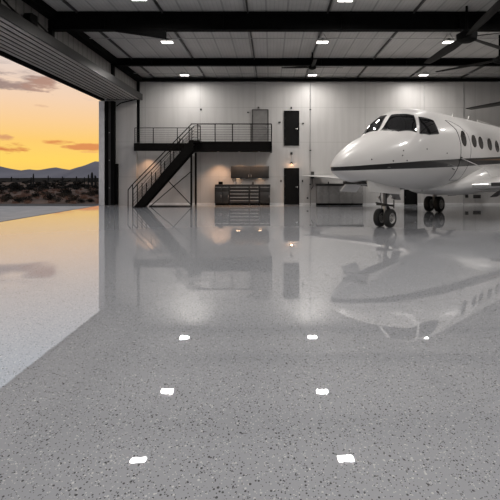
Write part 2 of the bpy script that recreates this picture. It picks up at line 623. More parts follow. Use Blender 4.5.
# lifting gear on top of the inner rail
for i, (Y, s) in enumerate(((12.6, 1.5), (14.6, 1.2))):
    w = ['nearest the camera', 'just behind the nearest one'][i]
    q = thing('door_hoist', 'black door hoist bracket above the door rail ' + w, 'hoist', (-7.68, Y, 6.46))
    MB().box((-.10, -.10, 0), (.06, .10, .34 * s)).build('motor_box', 'black_steel', q, 0)
    MB().lathe([(-.11, 0), (-.11, .13 * s), (.11, .13 * s), (.11, 0)], (0, -.30, .22), (1, 0, 0), 16).build('drum', 'black_steel', q)
    MB().tube([(0, -.3, .28 * s), (-.02, .6, .2), (0, 1.3, .05)], .03, 6).build('chain_guide', 'black_steel', q)
# jamb, guide posts
tag(MB().box((XL - .14, YJ - .22, 0), (XL + .17, YJ + .14, 6.02)).build('trim_1', 'trim', smooth=0), kind='structure')
jp = thing('door_guide_post', 'tall black steel guide post at the far side of the hangar door', 'post', (-9.38, YJ - .02, 0))
MB().box((-.24, -.16, 0), (-.06, .14, 6.02)).build('post', 'black_steel', jp, 0)
MB().box((-.05, -.10, 0), (.10, .14, 6.02)).build('track', 'dark_steel', jp, 0)
MB().box((.11, -.15, 0), (.30, .14, 6.02)).build('outer_post', 'black_steel', jp, 0)
for z in (1.0, 2.6, 4.2):
    MB().lathe([(0, 0), (0, .03), (.03, .03), (.03, 0)], (.02, -.105, z), (0, -1, 0), 10).build('bolt', 'chrome', jp)
tag(MB().box((-9.05, YJ - .05, 0), (-8.92, YJ + .14, 2.4)).build('bollard_post', 'black_steel', smooth=0),
    'short black post standing against the tall door guide post', 'post')
MB().tube([(-9.0, YJ + .0, -.33), (-8.75, YJ - .02, -.15), (-8.4, YJ - .02, -.06), (-7.9, YJ - .0, .06)], .03, 6).build('lift_cable', 'black_steel', hd)

# ------------------------------------------------------------------ outdoors
struct(MB().box((-70, -30, -.25), (XL, 25.4, -.015)).build('apron', 'apron', smooth=0))
struct(MB().box((XL - .16, Y0, -.014), (XL - .002, YJ - .24, .004)).build('threshold_shadow', 'dark_steel', smooth=0))  # dark strip stands in for the shadow line along the floor edge
struct(MB().box((-90, 25.4, -.25), (XL, 27.6, -.02)).build('service_road', 'asphalt', smooth=0))
random.seed(3)


def heightfield(name, x0, x1, y0, y1, nx, ny, fn, mat):
    mb = MB()
    vs = [[mb.b.verts.new((x0 + (x1 - x0) * i / nx, y0 + (y1 - y0) * j / ny,
                           fn(x0 + (x1 - x0) * i / nx, y0 + (y1 - y0) * j / ny))) for i in range(nx + 1)] for j in range(ny + 1)]
    for j in range(ny):
        for i in range(nx):
            mb.b.faces.new((vs[j][i], vs[j][i + 1], vs[j + 1][i + 1], vs[j + 1][i]))
    return mb.build(name, mat, smooth=180)


def ground_z(x, y):
    return -.04 + min(1, max(0, (y - 28) / 12)) * min(1, max(0, (136 - y) / 16)) * .10 * (math.sin(x * .35) * math.sin(y * .21) + .5 * math.sin(x * .9 + y * .5))

struct(heightfield('desert_ground', -160, -9, 27.6, 140, 90, 120, ground_z, 'desert'))
struct(MB().box((-900, 138, -3), (200, 1500, -.045)).build('desert_plain', 'far_scrub', smooth=0))

# mountains, about a kilometre away
RIDGE = [(-60, 168), (-30, 163), (0, 166), (8, 168), (21, 170.6), (29, 169), (36, 169.8), (42, 169.5), (49, 168), (56, 167.1), (63, 168.6),
         (70, 169.7), (77, 168), (84, 165.6), (90, 163), (95, 161), (100, 161.5), (108, 164), (118, 166), (130, 170), (150, 173)]


def mountains():
    Yr = 1000.0
    mb = MB()
    NX, NY = 150, 22
    rnd = random.Random(8)
    rows = []
    ph = [rnd.uniform(0, 6.28) for _ in range(8)]
    for j in range(NY + 1):
        v = j / NY * 2 - 1          # -1 near foot, 0 ridge, 1 far foot
        row = []
        for i in range(NX + 1):
            px = -60 + 210 * i / NX
            for (a, ya), (b, yb) in zip(RIDGE, RIDGE[1:]):
                if a <= px <= b:
                    py = ya + (yb - ya) * (px - a) / (b - a)
                    break
            h = (VY - py) / F * Yr + EYE
            x = (px - VX) / F * Yr
            spur = math.sin(x * .11 + ph[0] + v * 2) + .6 * math.sin(x * .23 + ph[1] - v * 3) + .4 * math.sin(x * .47 + ph[2])
            prof = max(0.0, 1 - abs(v)) ** .9
            z = h * prof + spur * .9 * (1 - abs(v)) * abs(v) * 4
            y = Yr + v * 170 + (spur * 6 if abs(v) > .01 else 0)
            row.append(mb.b.verts.new((x, y, z - .5)))
        rows.append(row)
    for j in range(NY):
        for i in range(NX):
            mb.b.faces.new((rows[j][i], rows[j][i + 1], rows[j + 1][i + 1], rows[j + 1][i]))
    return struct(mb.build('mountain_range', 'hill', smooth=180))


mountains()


# plants
def leaf_cloud(rnd, n, shape, size):
    mb = MB()
    for _ in range(n):
        p = shape(rnd)
        d = Vector((rnd.uniform(-1, 1), rnd.uniform(-1, 1), rnd.uniform(-.3, 1))).normalized()
        e = d.orthogonal().normalized()
        e.rotate(Matrix.Rotation(rnd.uniform(0, 6.28), 3, d))
        s = size * rnd.uniform(.6, 1.4)
        a = p + d * s; c = p - d * s; w = e * s * .5
        vs = [mb.b.verts.new(q) for q in (c, p + w, a, p - w)]
        mb.b.faces.new(vs)
    return mb


def bush_shape(rnd):
    k = rnd.choice([(0, 0, .42, .52), (.25, .1, .34, .36), (-.27, -.05, .33, .38), (.05, .22, .3, .4), (-.1, -.25, .3, .34)])
    while True:
        q = Vector((rnd.uniform(-1, 1), rnd.uniform(-1, 1), rnd.uniform(-1, 1)))
        if .3 < q.length < 1:
            break
    return Vector((k[0] + q.x * k[2], k[1] + q.y * k[2], max(.02, k[3] * .9 + q.z * k[2])))


def make_bush(seed, leaf, label, cat, name, nleaf=520):
    rnd = random.Random(seed)
    t = thing(name, label, cat)
    leaf_cloud(rnd, nleaf, bush_shape, .065).build('foliage', leaf, t, 0)
    mb = MB()
    for k in range(6):
        a = rnd.uniform(0, 6.28)
        mb.tube([(0, 0, -.08), (.15 * math.cos(a), .15 * math.sin(a), .25), (.36 * math.cos(a), .36 * math.sin(a), .6)], [.022, .015, .006], 5)
    mb.build('stems', 'twig', t)
    return t


def make_tuft(seed, label):
    rnd = random.Random(seed)
    mb = MB()
    for k in range(150):
        a = rnd.uniform(0, 6.28); r = abs(rnd.gauss(0, .22))
        x, y = r * math.cos(a), r * math.sin(a)
        h = rnd.uniform(.3, .62); l = rnd.uniform(.05, .28)
        b = rnd.uniform(0, 6.28); w = .014
        mb.b.faces.new([mb.b.verts.new(p) for p in ((x - w * math.sin(b), y + w * math.cos(b), -.05), (x + w * math.sin(b), y - w * math.cos(b), -.05),
                                                    (x + l * math.cos(a), y + l * math.sin(a), h))])
    o = mb.build('dry_grass_clump', 'dry', smooth=0)
    return tag(o, label, 'grass clump')


rnd = random.Random(21)
protos = {'scrub': [], 'sage': []}
for k in range(4):
    protos['scrub'].append(make_bush(100 + k, 'scrub', 'x', 'bush', 'desert_bush'))
for k in range(3):
    protos['sage'].append(make_bush(200 + k, 'sage', 'x', 'bush', 'sage_bush', 380))
tufts = [make_tuft(300 + k, 'x') for k in range(3)]
used = set()
placed = []


def free(x, y, r):
    return all((x - a) ** 2 + (y - b) ** 2 > (r + c) ** 2 for a, b, c in placed)


def put(proto, px, py, wpx, label, group=None, hz=1.0):
    Y = F * EYE / (py - VY)
    p = at(px, py, Y)
    o = proto if proto.name not in used else copy_tree(proto)
    used.add(proto.name)
    s = wpx / F * Y / 1.15
    placed.append((p.x, Y, s * .72))
    o.location = (p.x, Y, ground_z(p.x, Y) - .02)
    o.rotation_euler = (0, 0, rnd.uniform(0, 6.28))
    o.scale = (s, s, s * hz)
    o['label'] = label
    if group: o['group'] = group
    elif 'group' in o: del o['group']
    return o


# bushes one can single out
NAMED = [(16, 190.5, 13, .8, 'big dark round bush behind the two smaller bushes, below the mountain dip'),
         (8, 197.5, 9, .75, 'dark rounded bush near the frame edge beyond the road'),
         (18, 202, 11, .6, 'low dark bush nearest the road below the big round bush'),
         (27.5, 201.5, 10, .7, 'dark bush at the road, second along from the low one'),
         (36, 197.5, 11, .65, 'dark wide bush standing below the tall lone cactus'),
         (50, 200, 14, .6, 'broad dark bush at the road in the middle of the opening'),
         (66, 194, 15, .6, 'widest dark bush in the middle distance of the desert'),
         (81, 202, 9, .6, 'small dark bush at the road nearest the jamb side'),
         (95, 195.5, 11, .75, 'dark bush beside the pale door jamb'),
         (91, 201.5, 8, .6, 'low dark bush by the road right at the door jamb'),
         (69.5, 202, 9, .5, 'flat dark bush by the road between two others'),
         (78, 187, 13, .55, 'long dark bush in front of the cactus cluster'),
         (45, 190, 13, .5, 'dark bush in the middle distance below the far mountain hump'),
         (55, 187, 12, .5, 'flat far bush right of the lone cactus')]
for i, (px, py, w, hz, lab) in enumerate(NAMED):
    put(protos['scrub'][i % 4], px, py, w, lab, None, hz * 1.25)


def scatter(kind, n, ylo, yhi, wlo, whi, label, group, hz):
    for k in range(n):
        py = ylo + (yhi - ylo) * rnd.random() ** .8
        px = rnd.uniform(-14, 103)
        lst = tufts if kind == 'dry' else protos[kind]
        wp = rnd.uniform(wlo, whi) * (py - 176.5) / 20
        Y = F * EYE / (py - VY)
        for _ in range(40):
            if free(at(px, py, Y).x, Y, wp / F * Y / 1.15 * .72):
                break
            px = rnd.uniform(-20, 103); py = ylo + (yhi - ylo) * rnd.random() ** .8; Y = F * EYE / (py - VY)
            wp = rnd.uniform(wlo, whi) * (py - 176.5) / 20
        else:
            continue
        put(rnd.choice(lst), px, py, wp, label, group, hz * rnd.uniform(.8, 1.2))


scatter('sage', 55, 181, 202, 6, 12, 'brownish sage bush scattered over the desert plain', 'sage bushes on the desert plain', .7)
scatter('scrub', 130, 179.6, 190, 11, 19, 'dark scrub bush in the far band of the desert', 'scrub bushes in the far desert band', .5)
scatter('dry', 110, 186, 203, 6, 11, 'pinkish dry grass clump between the desert bushes', 'dry grass clumps in the desert', .8)


def make_cactus(px, py_base, py_top, label, arms=(), w=.17):
    Y = F * EYE / (py_base - VY)
    p = at(px, py_base, Y)
    h = (py_base - py_top) / F * Y
    t = thing('saguaro_cactus', label, 'cactus', (p.x, Y, ground_z(p.x, Y) - .03))
    def ribbed(pts, r):
        mb = MB()
        n = 20
        pts = [Vector(q) for q in pts]
        rings = []
        for i, q in enumerate(pts):
            f = 1.0 if i < len(pts) - 2 else (.75 if i == len(pts) - 2 else .15)
            d = (pts[min(i + 1, len(pts) - 1)] - pts[max(0, i - 1)]).normalized()
            a = Vector((0, 1, 0)); a = (a - d * a.dot(d)).normalized(); b = d.cross(a)
            rings.append([q + (a * math.cos(6.2832 * k / n) + b * math.sin(6.2832 * k / n)) * r * f * (1.0 if k % 2 else .82) for k in range(n)])
        return mb.loft(rings)
    ribbed([(0, 0, 0), (0, 0, h * .4), (0, 0, h * .75), (0, 0, h * .94), (0, 0, h)], w).build('trunk', 'cactus', t)
    for side, z0, z1, out in arms:
        ribbed([(side * w * .5, 0, h * z0), (side * out * .7, 0, h * z0 + .02), (side * out, 0, h * z0 + out * .45), (side * out, 0, h * z1 * .95), (side * out, 0, h * z1)], w * .66).build('arm', 'cactus', t)
    return t


make_cactus(33.4, 188.5, 173.8, 'tall lone cactus pole standing against the orange sky below the mountain dip', (), .11)
make_cactus(31.2, 188.3, 177.2, 'shorter cactus pole right beside the tall lone cactus', (), .13)
make_cactus(92, 186, 171, 'biggest saguaro with arms near the door jamb', ((-1, .35, .85, .62), (1, .4, .8, .55)), .24)
make_cactus(95.5, 186.5, 174.5, 'saguaro just in front of the jamb beside the biggest one', ((1, .45, .8, .4),), .18)
make_cactus(88.3, 185, 176, 'slim cactus left of the biggest saguaro', (), .14)
make_cactus(84.5, 184, 177, 'short cactus at the outer end of the cactus cluster', ((-1, .4, .8, .35),), .14)
make_cactus(76.5, 182.5, 176, 'small distant cactus at the foot of the tall mountain', (), .2)
make_cactus(62.5, 181.5, 176.2, 'small distant cactus in the middle of the plain', ((1, .4, .8, .5),), .22)
make_cactus(48.2, 181.3, 175.2, 'distant cactus with one arm below the mountain hump', ((1, .45, .75, .7),), .2)
make_cactus(11.5, 181.2, 176.4, 'distant cactus farthest from the door jamb', (), .25)

# ------------------------------------------------------------------ lamps on the ceiling
def make_lamp():
    t = thing('pendant_lamp', 'x', 'ceiling lamp')
    MB().box((-.25, -.17, .015), (.25, .17, .075), .01).build('housing', 'led_housing', t)
    for s in (-1, 1):
        MB().box((s * .12 - .10, -.135, 0), (s * .12 + .10, .135, .014)).build('lens', 'led', t, 0)
    mb = MB().lathe([(0, 0), (0, .075), (.06, .075), (.08, .04), (.08, 0)], (0, 0, .075), (0, 0, 1), 16)
    mb.build('driver', 'dark_steel', t)
    mb = MB()
    for sx in (-1, 1):
        mb.tube([(sx * .24, 0, .07), (sx * .05, 0, .36)], .007, 5)
    mb.build('suspension', 'dark_steel', t)
    return t


LAMPS = [
    (-4.25, 18.4, 'lit square lamp under the ceiling behind the haunch of the deep beam'),
    (-4.79, 24.9, 'lit square lamp near the far wall above the stairs'),
    (2.1, 18.4, 'lit square lamp in the ceiling bay between the two beams, middle of the room'),
    (2.29, 24.9, 'lit square lamp by the far wall in the middle of the room'),
    (7.27, 18.4, 'lit square lamp beside the hub of the big fan'),
    (8.44, 24.9, 'lit square lamp by the far wall over the aircraft'),
    (2.32, 14.0, 'lit square lamp in front of the deep beam at the top of the photo'),
    (-4.1, 13.9, 'lit square lamp overhead, out of frame in front of the deep beam, door side'),
    (8.4, 14.0, 'lit square lamp overhead in front of the big fan'),
    (13.8, 14.0, 'lit square lamp overhead on the wing side'),
    (13.6, 18.4, 'lit square lamp above the port wing side of the aircraft'),
    (-4.1, 7.5, 'lit square lamp overhead above the near floor, door side'),
    (2.3, 7.5, 'lit square lamp overhead above the near floor, middle'),
    (8.6, 7.5, 'lit square lamp overhead above the near floor, wing side'),
    (-4.1, 1.0, 'lit square lamp above the photographer, door side'),
    (2.3, 1.0, 'lit square lamp above the photographer, middle'),
    (8.6, 1.0, 'lit square lamp above the photographer, wing side'),
    (-1.0, -5.0, 'lit square lamp behind the photographer, door side'),
    (6.0, -5.0, 'lit square lamp behind the photographer, wing side')]
lamp0 = make_lamp()
l = bpy.data.lights.new('lamp_light', 'AREA'); l.shape = 'RECTANGLE'; l.size = .44; l.size_y = .27
l.energy = LAMP_W; l.color = LED_COL
lo = bpy.data.objects.new('lamp_light', l); COL.objects.link(lo); lo.parent = lamp0; lo.location = (0, 0, -.006)
for i, (x, y, lab) in enumerate(LAMPS):
    o = lamp0 if i == 0 else copy_tree(lamp0)
    o.location = (x, y, 7.25 if y == 24.9 else 7.13); o['label'] = lab; o['group'] = 'square lamps under the hangar ceiling'

# ------------------------------------------------------------------ ceiling fans
def make_fan(x, y, z, angles, length, label, hub=1.0, w=.30):
    t = thing('ceiling_fan', label, 'ceiling fan', (x, y, z))
    MB().lathe([(-.16 * hub, 0), (-.16 * hub, .16 * hub), (-.10 * hub, .28 * hub), (.08 * hub, .30 * hub), (.12 * hub, .22 * hub), (.2 * hub, .12 * hub), (.22 * hub, 0)],
               (0, 0, 0), (0, 0, 1), 24).build('hub', 'black_steel', t)
    MB().tube([(0, 0, .2 * hub), (0, 0, H - z)], .04, 10).build('down_rod', 'black_steel', t)
    for a in angles:
        c, s = math.cos(math.radians(a)), math.sin(math.radians(a))
        rings = []
        for k in range(9):
            u = k / 8
            rr = .2 * hub + (length - .2 * hub) * u
            ww = w * (.55 + .45 * min(1, u * 3)) * (1 - .22 * u) * (1 if k < 8 else .75)
            tilt = math.radians(16 - 8 * u)
            ring = []
            for q in range(10):
                th = 6.2832 * q / 10
                l, hgt = math.cos(th) * ww / 2, math.sin(th) * .018 * (1 - .4 * u)
                lz = l * math.sin(tilt) + hgt
                ll = l * math.cos(tilt)
                ring.append((c * rr - s * ll, s * rr + c * ll, lz))
            rings.append(ring)
        MB().loft(rings).build('blade', 'fan', t)
    return t


make_fan(6.72, 15.45, 6.44, (92, 36, -24, -97), 3.6, 'big dark ceiling fan hanging in front of the deep beam over the aircraft', 1.15, .46)
make_fan(1.95, 21.2, 6.80, (176, 4, -90), 1.45, 'small dark ceiling fan by the slim beam in the middle of the room', .62, .22)
make_fan(9.45, 18.6, 6.46, (132, 12, -108), 2.8, 'dark ceiling fan beyond the big fan with one blade reaching the lamp', .8, .26)

# ------------------------------------------------------------------ mezzanine and stairs
DZ = 3.60
mz = thing('mezzanine', 'black steel mezzanine deck with cable railing along the far wall', 'mezzanine', (0, 0, 0))
YD = 24.9       # front edge of the right part
XA, XM, XB = -7.90, -4.55, .06
MB().box((XM, YD + .10, 3.10), (XB - .1, WY - .03, DZ - .03)).box((XA + .02, 25.98, 3.2), (XM, 26.33, DZ - .05)).build('deck_plate', 'stair_steel', mz, 0)
mb = MB().box((XM, YD, 3.06), (XB, YD + .10, DZ)).box((XB - .1, YD, 3.06), (XB, WY - .03, DZ))
mb.box((XA, 25.9, 3.13), (XM, 25.98, DZ - .02))
mb.build('fascia_beam', 'stair_steel', mz, 0)
rail_posts = [(191 - VX) / 18.07, (215 - VX) / 18.07, (232.4 - VX) / 18.07, (251 - VX) / 18.07, XB - .03]
for x in rail_posts[1:]:
    MB().tube([(x, YD + .05, DZ - .02), (x, YD + .05, DZ + .97)], .027, 8).build('rail_post', 'stair_steel', mz)
MB().tube([(XM + .1, YD + .05, DZ + .97), (XB - .03, YD + .05, DZ + .97), (XB - .03, WY - .08, DZ + .97)], .03, 8).build('top_rail', 'stair_steel', mz)
mb = MB()
for k in range(6):
    z = DZ + .12 + k * .135
    mb.tube([(XM + .3, YD + .05, z), (XB - .03, YD + .05, z)], .008, 5)
    mb.tube([(XB - .03, YD + .08, z), (XB - .03, WY - .08, z)], .008, 5)
mb.build('rail_cables', 'dark_steel', mz)
for x in (XA + .05, (153.6 - VX) / 17.3, -5.4):
    MB().tube([(x, 25.94, DZ - .03), (x, 25.94, DZ + .86)], .022, 8).build('rail_post', 'stair_steel', mz)
MB().tube([(XA + .05, 25.94, DZ + .86), (XM + .1, 25.94, DZ + .86)], .02, 8).build('top_rail', 'stair_steel', mz)
mb = MB()
for k in range(6):
    z = DZ + .1 + k * .125
    mb.tube([(XA + .05, 25.94, z), (XM + .1, 25.94, z)], .006, 5)
mb.build('rail_cables', 'dark_steel', mz)
for y in (YD + .06, WY - .15):
    MB().box((-4.42 - .05, y - .05, 0), (-4.42 + .05, y + .05, 3.06)).build('support_post', 'stair_steel', mz, 0)

# the flight of stairs
ys0, ys1 = 23.9, 24.75
sc_ = F / ys0
st = thing('staircase', 'straight black steel staircase rising to the mezzanine', 'staircase', (0, 0, 0))
X_bot, X_top = -7.22, -4.22          # nose line ends
slope = (DZ - 0.0) / (X_top - X_bot)
ang = math.atan(slope)
for y in (ys0, ys1):
    # stringer, a sloping plate with plumb ends
    mb = MB()
    pts = [(X_bot - .10, 0), (X_bot + .38, 0), (X_top + .1, 3.09), (X_top + .1, DZ), (X_top - .06, DZ)]
    mb.prism([(x, y - .03, z) for x, z in pts], (0, .06, 0))
    mb.build('stringer', 'stair_steel', st, 0)
for k in range(17):
    z = DZ * (k + 1) / 18
    x = X_bot + (X_top - X_bot) * k / 17.5 + .05
    MB().box((x, ys0 + .03, z - .03), (x + .24, ys1 - .03, z)).build('tread', 'dark_steel', st, 0)
MB().box((X_top - .1, ys0 + .03, DZ - .08), (XM + .75, YD - .005, DZ - .01)).build('landing_plate', 'stair_steel', st, 0)
for side, y in enumerate((ys0, ys1)):
    # newel posts and sloping rails
    xs = [X_bot - .13 + (X_top - X_bot) * k / 6 for k in range(7)]
    for k, x in enumerate(xs):
        zb = max(0, (x - X_bot) * slope)
        MB().tube([(x, y, max(0, zb - .02)), (x, y, zb + (.86 if k < 7 and k else 1.24))], .026, 8).build('baluster', 'stair_steel', st)
    xa, xb = X_bot - .13, X_top
    za, zb = 1.24 , DZ + .84
    MB().tube([(xa - .24, y, .95), (xa, y, 1.24), (xb, y, zb), (xb + .35, y, zb)], .028, 8).build('handrail', 'stair_steel', st)
    MB().tube([(xa - .24, y, 0), (xa - .24, y, .95)], .026, 8).build('newel_post', 'stair_steel', st)
    mb = MB()
    for k in range(4):
        o_ = .22 + k * .17
        mb.tube([(xa, y, max(.05, o_ - .1)), (xb, y, DZ + o_ - .1), (xb + .33, y, DZ + o_ - .1)], .013, 6)
    mb.build('infill_rails', 'stair_steel', st)
    MB().tube([(xb + .33, y, DZ - .02), (xb + .33, y, zb)], .026, 8).build('newel_post', 'stair_steel', st)
# cross bracing under the flight
MB().bar((X_bot + .62, ys1 + .02, .06), (-4.36, ys1 + .1, 1.98), .045, .045).build('brace', 'stair_steel', st, 0)
MB().bar((-5.66, ys1 + .02, 1.42), (-4.40, ys1 + .1, .08), .045, .045).build('brace', 'stair_steel', st, 0)
MB().box((X_bot + .5, ys1 + .04, 0), (-4.40, ys1 + .10, .06)).build('base_rail', 'stair_steel', st, 0)


# downlights under the deck
def downlight(x, y, z, power, label, group, size=.7):
    t = thing('downlight', label, 'downlight', (x, y, z), 0, group)
    MB().lathe([(0, .05), (.0, .065), (-.028, .06), (-.028, .045), (-.01, .045), (-.01, .05)], (0, 0, 0), (0, 0, 1), 14).build('bezel', 'grey_steel', t)
    MB().lathe([(-.012, 0), (-.012, .044), (-.022, .04), (-.022, 0)], (0, 0, 0), (0, 0, 1), 14).build('lens', 'warm_lens', t)
    l = bpy.data.lights.new('downlight_beam', 'SPOT')
    l.energy = power; l.color = WARM; l.spot_size = math.radians(100); l.spot_blend = size; l.shadow_soft_size = .04
    o = bpy.data.objects.new('downlight_beam', l); COL.objects.link(o); o.parent = t
    o.location = (0, 0, -.05)
    return t


g_ = 'warm downlights under the mezzanine'
downlight(at(147, 152, 26.2).x, 26.1, 3.19, 80, 'small warm downlight under the deck left of the stairs', g_)
for px, w in ((218, 'over the blank wall beside the stairs'), (239, 'over the wall cabinet, stair side'), (259, 'over the wall cabinet, door side')):
    downlight(at(px, 152, 25.85).x, 25.85, 3.09, 170, 'small warm downlight under the deck ' + w, g_)


# ------------------------------------------------------------------ doors on the far wall
def leaf_door(num, px0, px1, z0, z1, mat, frame, closer=True):
    x0, x1 = (px0 - VX) / F * WY, (px1 - VX) / F * WY
    t = struct(thing('door_%d' % num, None, None, ((x0 + x1) / 2, WY, z0)))
    w, h = (x1 - x0) / 2, z1 - z0
    MB().box((-w + .05, -.06, .01), (w - .05, -.005, h - .05)).build('door_leaf', mat, t, 0)
    mb = MB().box((-w, -.075, 0), (-w + .05, -.004, h)).box((w - .05, -.075, 0), (w, -.004, h)).box((-w, -.075, h - .05), (w, -.004, h))
    mb.build('door_frame', frame, t, 0)
    mb = MB().box((w - .22, -.13, h * .475), (w - .10, -.11, h * .49)).box((w - .13, -.12, h * .46), (w - .09, -.06, h * .505))
    mb.build('door_handle', 'chrome', t, 0)
    for k in (.2, .5, .8):
        MB().box((-w + .035, -.085, h * k - .05), (-w + .065, -.06, h * k + .05)).build('hinge', 'dark_steel', t, 0)
    return t


leaf_door(1, 284, 299.2, 0.0, 2.16, 'door_black', 'black_steel')
leaf_door(2, 284, 299.2, 3.47, 5.54, 'door_black', 'black_steel')
leaf_door(3, 252, 268.5, DZ, 5.62, 'door_grey', 'dark_steel')
leaf_door(4, 404, 417, 0.0, 2.16, 'door_black', 'black_steel')


def wall_box(px, py, w, h, d, label, name='wall_box', mat='dark_steel', cat='wall box', z=None):
    p = at(px, py, WY)
    t = thing(name, label, cat, (p.x, WY, p.z if z is None else z))
    MB().box((-w / 2, -d, -h / 2), (w / 2, -.003, h / 2), .006).build('case', mat, t)
    MB().box((-w / 4, -d - .008, -h / 4), (w / 4, -d, h / 4)).build('face', 'gear_dark', t, 0)
    return t


wall_box(279.5, 122.5, .14, .10, .06, 'small dark box beside the upper black door, stair side')
wall_box(303, 123.5, .12, .08, .06, 'small dark box beside the upper black door, aircraft side')
wall_box(291.3, 108, .10, .12, .08, 'small dark lamp box above the upper black door')
wall_box(291.5, 153.5, .12, .14, .08, 'small dark box midway between the two black doors')
wall_box(281, 181, .08, .14, .05, 'dark card reader beside the lower black door, bench side')
wall_box(302.5, 181, .08, .14, .05, 'dark card reader beside the lower black door, conduit side')
wall_box(307.5, 198, .10, .10, .05, 'low dark socket box beside the conduit near the floor')
wall_box(466.5, 196, .16, .2, .08, 'low dark socket box under the aircraft by the thin conduit')
wall_box(476.5, 196.5, .42, .2, .1, 'wide low dark box on the wall under the aircraft belly')
wall_box(248, 112.5, .10, .08, .06, 'small dark box beside the grey mezzanine door')
wall_box(258.5, 107.5, .10, .08, .06, 'small dark box above the grey mezzanine door')
wall_box(201, 109.5, .10, .10, .06, 'small dark box high on the wall above the stair head')
# lamp over the lower door
p = at(291.5, 163.5, WY)
wl = thing('wall_lamp', 'small warm wall lamp lit above the lower black door', 'wall lamp', (p.x, WY, p.z))
MB().box((-.05, -.05, -.03), (.05, -.003, .09), .008).build('bracket', 'dark_steel', wl)
MB().lathe([(.06, 0), (.06, .05), (-.02, .08), (-.02, .07), (.05, 0)], (0, -.12, 0), (0, 0, 1), 16).build('shade', 'dark_steel', wl)
MB().lathe([(0.02, 0), (.02, .045), (-.015, .045), (-.03, 0)], (0, -.12, 0), (0, 0, 1), 14).build('bulb', 'warm_lens', wl)
l = bpy.data.lights.new('wall_lamp_glow', 'POINT'); l.energy = 4; l.color = WARM; l.shadow_soft_size = .05
o = bpy.data.objects.new('wall_lamp_glow', l); COL.objects.link(o); o.parent = wl; o.location = (0, -.22, -.06)
# conduits
xc = at(310.3, 0, WY).x
cd = thing('wall_conduit', 'grey conduit running up the far wall between the doors and the grey cabinets', 'pipe', (xc, WY - .05, 0))
MB().tube([(0, 0, .02), (0, 0, 7.22)], .028, 8).build('pipe', 'grey_steel', cd)
for z in (1.2, 3.2, 5.6):
    MB().box((-.05, -.04, z - .03), (.05, .045, z + .03)).build('clamp', 'dark_steel', cd, 0)
MB().box((.035, -.06, 1.55), (.22, .045, 1.95)).build('junction_box', 'dark_steel', cd, 0)
MB().tube([(.1, -.02, 1.55), (.13, -.05, 1.3), (.16, -.03, 1.1), (.05, -.0, .9)], .02, 6).build('cord', 'dark_steel', cd)
for px, w in ((463.5, 'thin grey conduit on the far wall behind the aircraft door'), (424, 'thin grey conduit on the far wall above the cockpit')):
    x = at(px, 0, WY).x
    tag(MB().tube([(x, WY - .03, .02), (x, WY - .03, 7.22)], .018, 8).build('wall_conduit', 'grey_steel'), w, 'pipe')

# ------------------------------------------------------------------ workbench under the mezzanine
def cabinet_unit(name, px0, px1, label, layout, z1=1.08, mat='chest', face='chest', edge='chest_edge', depth=.62, sc=17.2, group=None):
    x0, x1 = (px0 - VX) / sc, (px1 - VX) / sc
    t = thing(name, label, 'cabinet', ((x0 + x1) / 2, WY - .03, 0), 0, group)
    w = (x1 - x0) / 2 - .006
    MB().box((-w, -depth, .11), (w, 0, z1), .004).build('body', mat, t)
    MB().box((-w + .02, -depth + .05, 0), (w - .02, -.02, .11)).build('plinth', 'black_steel', t, 0)
    for kind, a, b, c, d in layout:            # fractions of width and height
        xx0, xx1 = -w + 2 * w * a + .008, -w + 2 * w * b - .008
        zz0, zz1 = .11 + (z1 - .11) * c + .008, .11 + (z1 - .11) * d - .008
        f = MB().box((xx0, -depth - .02, zz0), (xx1, -depth - .001, zz1), .004).build(kind, face, t)
        if kind == 'drawer':
            MB().box((xx0 + .02, -depth - .045, zz1 - .045), (xx1 - .02, -depth - .021, zz1 - .018), .004).build('handle', edge, f)
        else:
            MB().box((xx1 - .05, -depth - .045, (zz0 + zz1) / 2 + .02), (xx1 - .03, -depth - .021, (zz0 + zz1) / 2 + .16), .004).build('handle', edge, f)
    return t


DR = lambda n, lo=0.0, hi=1.0: [('drawer', 0, 1, lo + (hi - lo) * k / n, lo + (hi - lo) * (k + 1) / n) for k in range(n)]
cabinet_unit('tool_cabinet', 215, 229.6, 'charcoal tool cabinet with two doors under two drawers at the stair end of the bench',
             [('door', 0, .5, 0, .68), ('door', .5, 1, 0, .68), ('drawer', 0, .5, .7, 1), ('drawer', .5, 1, .7, 1)])
cabinet_unit('tool_cabinet', 229.8, 249.4, 'widest charcoal drawer cabinet in the bench with five drawers', DR(5))
cabinet_unit('tool_cabinet', 249.6, 259.4, 'narrow charcoal drawer cabinet beside the widest one', DR(5))
cabinet_unit('tool_cabinet', 259.6, 270.2, 'charcoal cabinet with one door under a drawer at the door end of the bench', [('door', 0, 1, 0, .66), ('drawer', 0, 1, .68, 1)])
xa, xb = (215.5 - VX) / 17.2, (270.4 - VX) / 17.2
tag(MB().box((xa, WY - .70, 1.082), (xb, WY - .025, 1.20), .008).build('worktop', 'worktop'), 'long black worktop over the charcoal tool cabinets', 'worktop')
wc = thing('wall_cabinet', 'charcoal wall cabinet with two doors above the workbench', 'cabinet', ((250 - VX) / 17.15, WY - .03, 1.56))
MB().box((-1.11, -.36, 0), (1.11, 0, .70), .006).build('body', 'chest', wc)
for s in (-1, 1):
    d_ = MB().box((min(s * 1.10, s * .008), -.38, .01), (max(s * 1.10, s * .008), -.361, .69), .004).build('door', 'chest', wc)
    MB().box((s * .07 - .012, -.405, .06), (s * .07 + .012, -.381, .2), .003).build('handle', 'chest_edge', d_)
